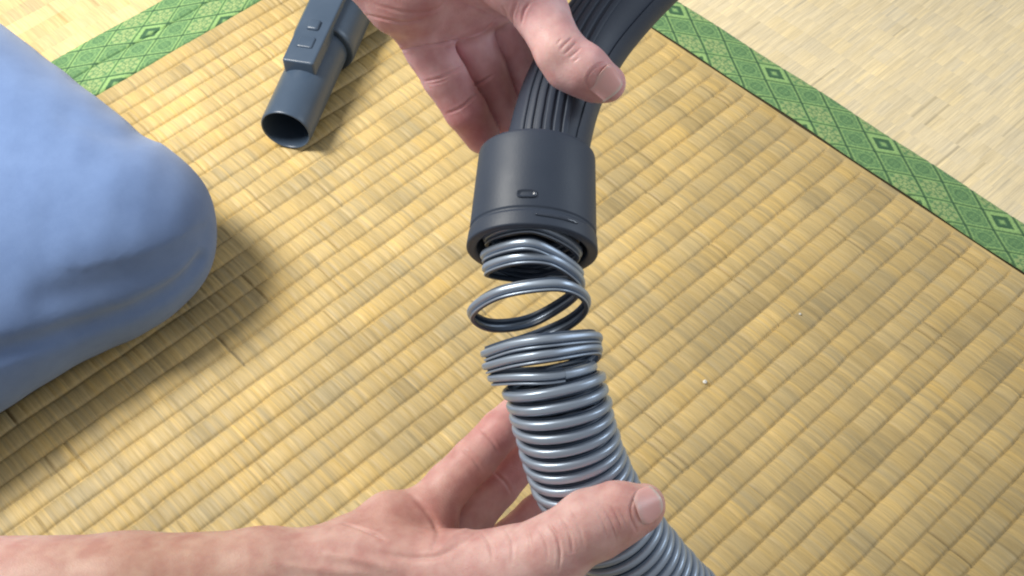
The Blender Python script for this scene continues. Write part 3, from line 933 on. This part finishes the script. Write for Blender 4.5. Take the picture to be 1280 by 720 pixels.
# ------------------------------------------------------------------ vacuum wand lying on the mat
wand = thing("vacuum_wand", "slate blue plastic wand lying on the straw mat with its open mouth toward the knee", "vacuum wand")
wa = ground(357, 163, 0.0205); wb = ground(428, 6, 0.0225)
WA = unit(wb - wa); WS = unit(np.cross(WA, [0, 0, 1.0])); WU = np.cross(WS, WA)
WR = 0.0182


def wand_lathe(name, prof, mat, seg=80):
    v, f = lathe(prof, wa, WA, WS, WU, seg)
    return mesh_obj(name, v, f[:, ::-1] if np.dot(np.cross(WS, WU), WA) > 0 else f, mat, wand)


tl = np.linalg.norm(wb - wa)
print("wand seen length", tl)
wand_lathe("tube", fillet([(0.10, 0.0155), (0.004, 0.0160), (0.0004, 0.0164), (-0.0006, 0.0172), (0.0004, WR - 0.0002), (0.004, WR), (0.32, WR + 0.0012)], 0.0008, 4), GREY2)
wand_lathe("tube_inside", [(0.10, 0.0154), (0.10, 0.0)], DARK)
slv = 0.083
wand_lathe("sleeve", fillet([(slv + 0.001, WR - 0.001), (slv, WR + 0.0042), (slv + 0.003, WR + 0.0052), (0.36, WR + 0.0062), (0.362, WR - 0.004)], 0.0012, 4), GREY2)


def wand_box(name, s0, s1, w0, w1, h0, h1, r, mat, side=0.0, top_r=0.0015):
    """rounded block on top of the wand: along s, half widths at both ends, heights above the axis"""
    def outline(s_0, s_1, wa_, wb_, rr):
        cs = [(s_0, -wa_), (s_1, -wb_), (s_1, wb_), (s_0, wa_)]
        out = []
        for i in range(4):
            a = np.array(cs[i - 1]); b = np.array(cs[i]); c = np.array(cs[(i + 1) % 4])
            p = b + unit(a - b) * rr; q = b + unit(c - b) * rr
            for t in np.linspace(0, 1, 6): out.append((1 - t) ** 2 * p + 2 * t * (1 - t) * b + t * t * q)
        return np.array(out)
    lay = [(0, h0), (0, h1 - top_r)] + [(top_r * (1 - math.cos(a)), h1 - top_r + top_r * math.sin(a)) for a in (0.5, 1.0, 1.5)]
    rings = []
    for ins, hh in lay:
        oo = outline(s0 + ins, s1 - ins, w0 - ins, w1 - ins, r)
        rings.append(wa + oo[:, :1] * WA + (oo[:, 1:] + side) * WS + hh * WU)
    m = len(rings[0]); v = np.array(rings).reshape(-1, 3)
    f = [tuple(x) for x in grid_faces(len(rings), m, False, True)] + [tuple((len(rings) - 1) * m + k for k in range(m))]
    return mesh_obj(name, v, f, mat, wand)


wand_box("button_housing", 0.041, 0.30, 0.0115, 0.0135, 0.008, 0.0262, 0.002, GREY2, -0.001)
wand_box("slide_button", 0.055, 0.066, 0.0058, 0.0058, 0.024, 0.0275, 0.0015, GREY2, -0.001, 0.0012)
wand_box("latch_button", 0.073, 0.083, 0.0045, 0.0045, 0.024, 0.0285, 0.002, GREY2, -0.001, 0.0018)
set_origin(wand, wa * np.array([1, 1, 0]))

# ------------------------------------------------------------------ knee in blue cotton trousers
knee = thing("trouser_leg", "bent knee in light blue cotton trousers resting on the mat at the left edge", "trouser leg")
kz = 0.056
KP = ground(150, 288, 0.054); TH = ground(-190, 60, 0.09); SH = ground(-170, 480, 0.058)
lo = np.array([-330.0, 380, -6]); hi = np.array([330.0, 830, 170])
pts = np.array([KP, TH, SH]) * 1000
lo = pts.min(0) - 95; hi = pts.max(0) + 95; lo[2] = 0.0
F = Field(lo, hi, 2.6)
kp, tp_, sp = pts
mid_ = ground(-150, 300, 0.075) * 1000
th_ = F.chain([kp, tp_], [57, 74], 10)
sh_ = F.chain([kp + np.array([0, 0, -6]), sp], [53, 54], 10)
D = smin(smin(th_, sh_, 14), F.chain([kp - np.array([20, 0, 0]), mid_], [56, 62], 10), 16)
F.D = D; F.G = np.zeros_like(D)
def kg(px, py):
    dv = ground(px, py, 0.0) - CAM_POS; dv = dv / np.linalg.norm(dv); q = CAM_POS * 1000.0
    for _ in range(200):
        inside = np.all(q > F.org) and np.all(q < F.org + F.h * (np.array(F.D.shape) - 1))
        d = float(F.sample(q)) if inside else 8.0
        if d < 0.3: break
        q = q + dv * min(8.0, max(d * 0.8, 0.3))
        if q[2] < 1: break
    return q


def fold(pix, depth, wid):
    F.groove([kg(x, y) for x, y in catmull(np.array(pix, float), 6)], depth, wid)


fold([(252, 325), (234, 347), (212, 364), (182, 381), (145, 397), (60, 424), (-20, 448)], 6.5, 5.5)
fold([(235, 180), (190, 205), (140, 220), (60, 215), (-20, 190)], -0.7, 14)
fold([(262, 255), (220, 280), (170, 300), (100, 310)], -0.8, 14)
fold([(255, 300), (210, 330), (150, 350), (60, 372)], 2.0, 9)
fold([(200, 165), (150, 170), (90, 150)], 1.5, 9)
F.D = F.D + F.G
Xw = F.X
F.D = F.D + 0.45 * np.sin(Xw[..., 0] * 0.07 + 1.7 * np.sin(Xw[..., 1] * 0.05)) * np.sin(Xw[..., 1] * 0.085 + Xw[..., 2] * 0.07) + 0.15 * np.sin(Xw[..., 0] * 0.23 - Xw[..., 1] * 0.19 + 1.3 * np.sin(Xw[..., 2] * 0.09))
F.D = np.maximum(F.D, 1.5 - F.X[..., 2])
V, Fc = surface_nets(F.D, F.org, F.h)
m, nt, b = new_mat("blue_cotton")
b.inputs["Roughness"].default_value = 0.85; b.inputs["Sheen Weight"].default_value = 0.25; b.inputs["Specular IOR Level"].default_value = 0.2
tc = N(nt, "ShaderNodeTexCoord")
nz = N(nt, "ShaderNodeTexNoise"); nz.inputs["Scale"].default_value = 38; nz.inputs["Detail"].default_value = 9; nz.inputs["Roughness"].default_value = 0.7
nt.links.new(tc.outputs["Object"], nz.inputs["Vector"])
mx = N(nt, "ShaderNodeMix", data_type='RGBA'); mx.inputs["A"].default_value = (0.108, 0.175, 0.345, 1); mx.inputs["B"].default_value = (0.137, 0.215, 0.405, 1)
mr = N(nt, "ShaderNodeMapRange"); mr.inputs["From Min"].default_value = 0.3; mr.inputs["From Max"].default_value = 0.7
nt.links.new(nz.outputs["Fac"], mr.inputs["Value"]); nt.links.new(mr.outputs["Result"], mx.inputs["Factor"])
nt.links.new(mx.outputs["Result"], b.inputs["Base Color"])
wv = N(nt, "ShaderNodeTexWave"); wv.inputs["Scale"].default_value = 420; wv.inputs["Distortion"].default_value = 1.5
nt.links.new(tc.outputs["Object"], wv.inputs["Vector"])
n4 = N(nt, "ShaderNodeTexNoise"); n4.inputs["Scale"].default_value = 1400
nt.links.new(tc.outputs["Object"], n4.inputs["Vector"])
ad = N(nt, "ShaderNodeMath", operation='ADD'); nt.links.new(wv.outputs["Fac"], ad.inputs[0]); nt.links.new(n4.outputs["Fac"], ad.inputs[1])
bp = N(nt, "ShaderNodeBump"); bp.inputs["Strength"].default_value = 0.35; bp.inputs["Distance"].default_value = 0.0005
nt.links.new(ad.outputs["Value"], bp.inputs["Height"]); nt.links.new(bp.outputs["Normal"], b.inputs["Normal"])
mesh_obj("cotton_cloth", V / 1000.0, Fc, m, knee)
set_origin(knee, KP * np.array([1, 1, 0]))

# ------------------------------------------------------------------ crumbs on the mat
for (px, py, r, lab) in [(881, 478, 0.0013, "white crumb on the straw mat just right of the silver hose"), (1000, 393, 0.0008, "tiny white crumb on the mat below the green border")]:
    c = ground(px, py, 0.0016)
    us = np.linspace(0, np.pi, 7); vs = np.linspace(0, 2 * np.pi, 10, endpoint=False)
    pp = [c + r * (0.8 + 0.4 * rng.random()) * np.array([math.sin(a) * math.cos(bb), math.sin(a) * math.sin(bb), 0.7 * math.cos(a) + 0.5]) for a in us for bb in vs]
    o = mesh_obj("crumb", np.array(pp), grid_faces(7, 10, False, True)[:, ::-1], SPECK)
    o["label"] = lab; o["category"] = "crumb"; o["group"] = "crumbs on the mat"
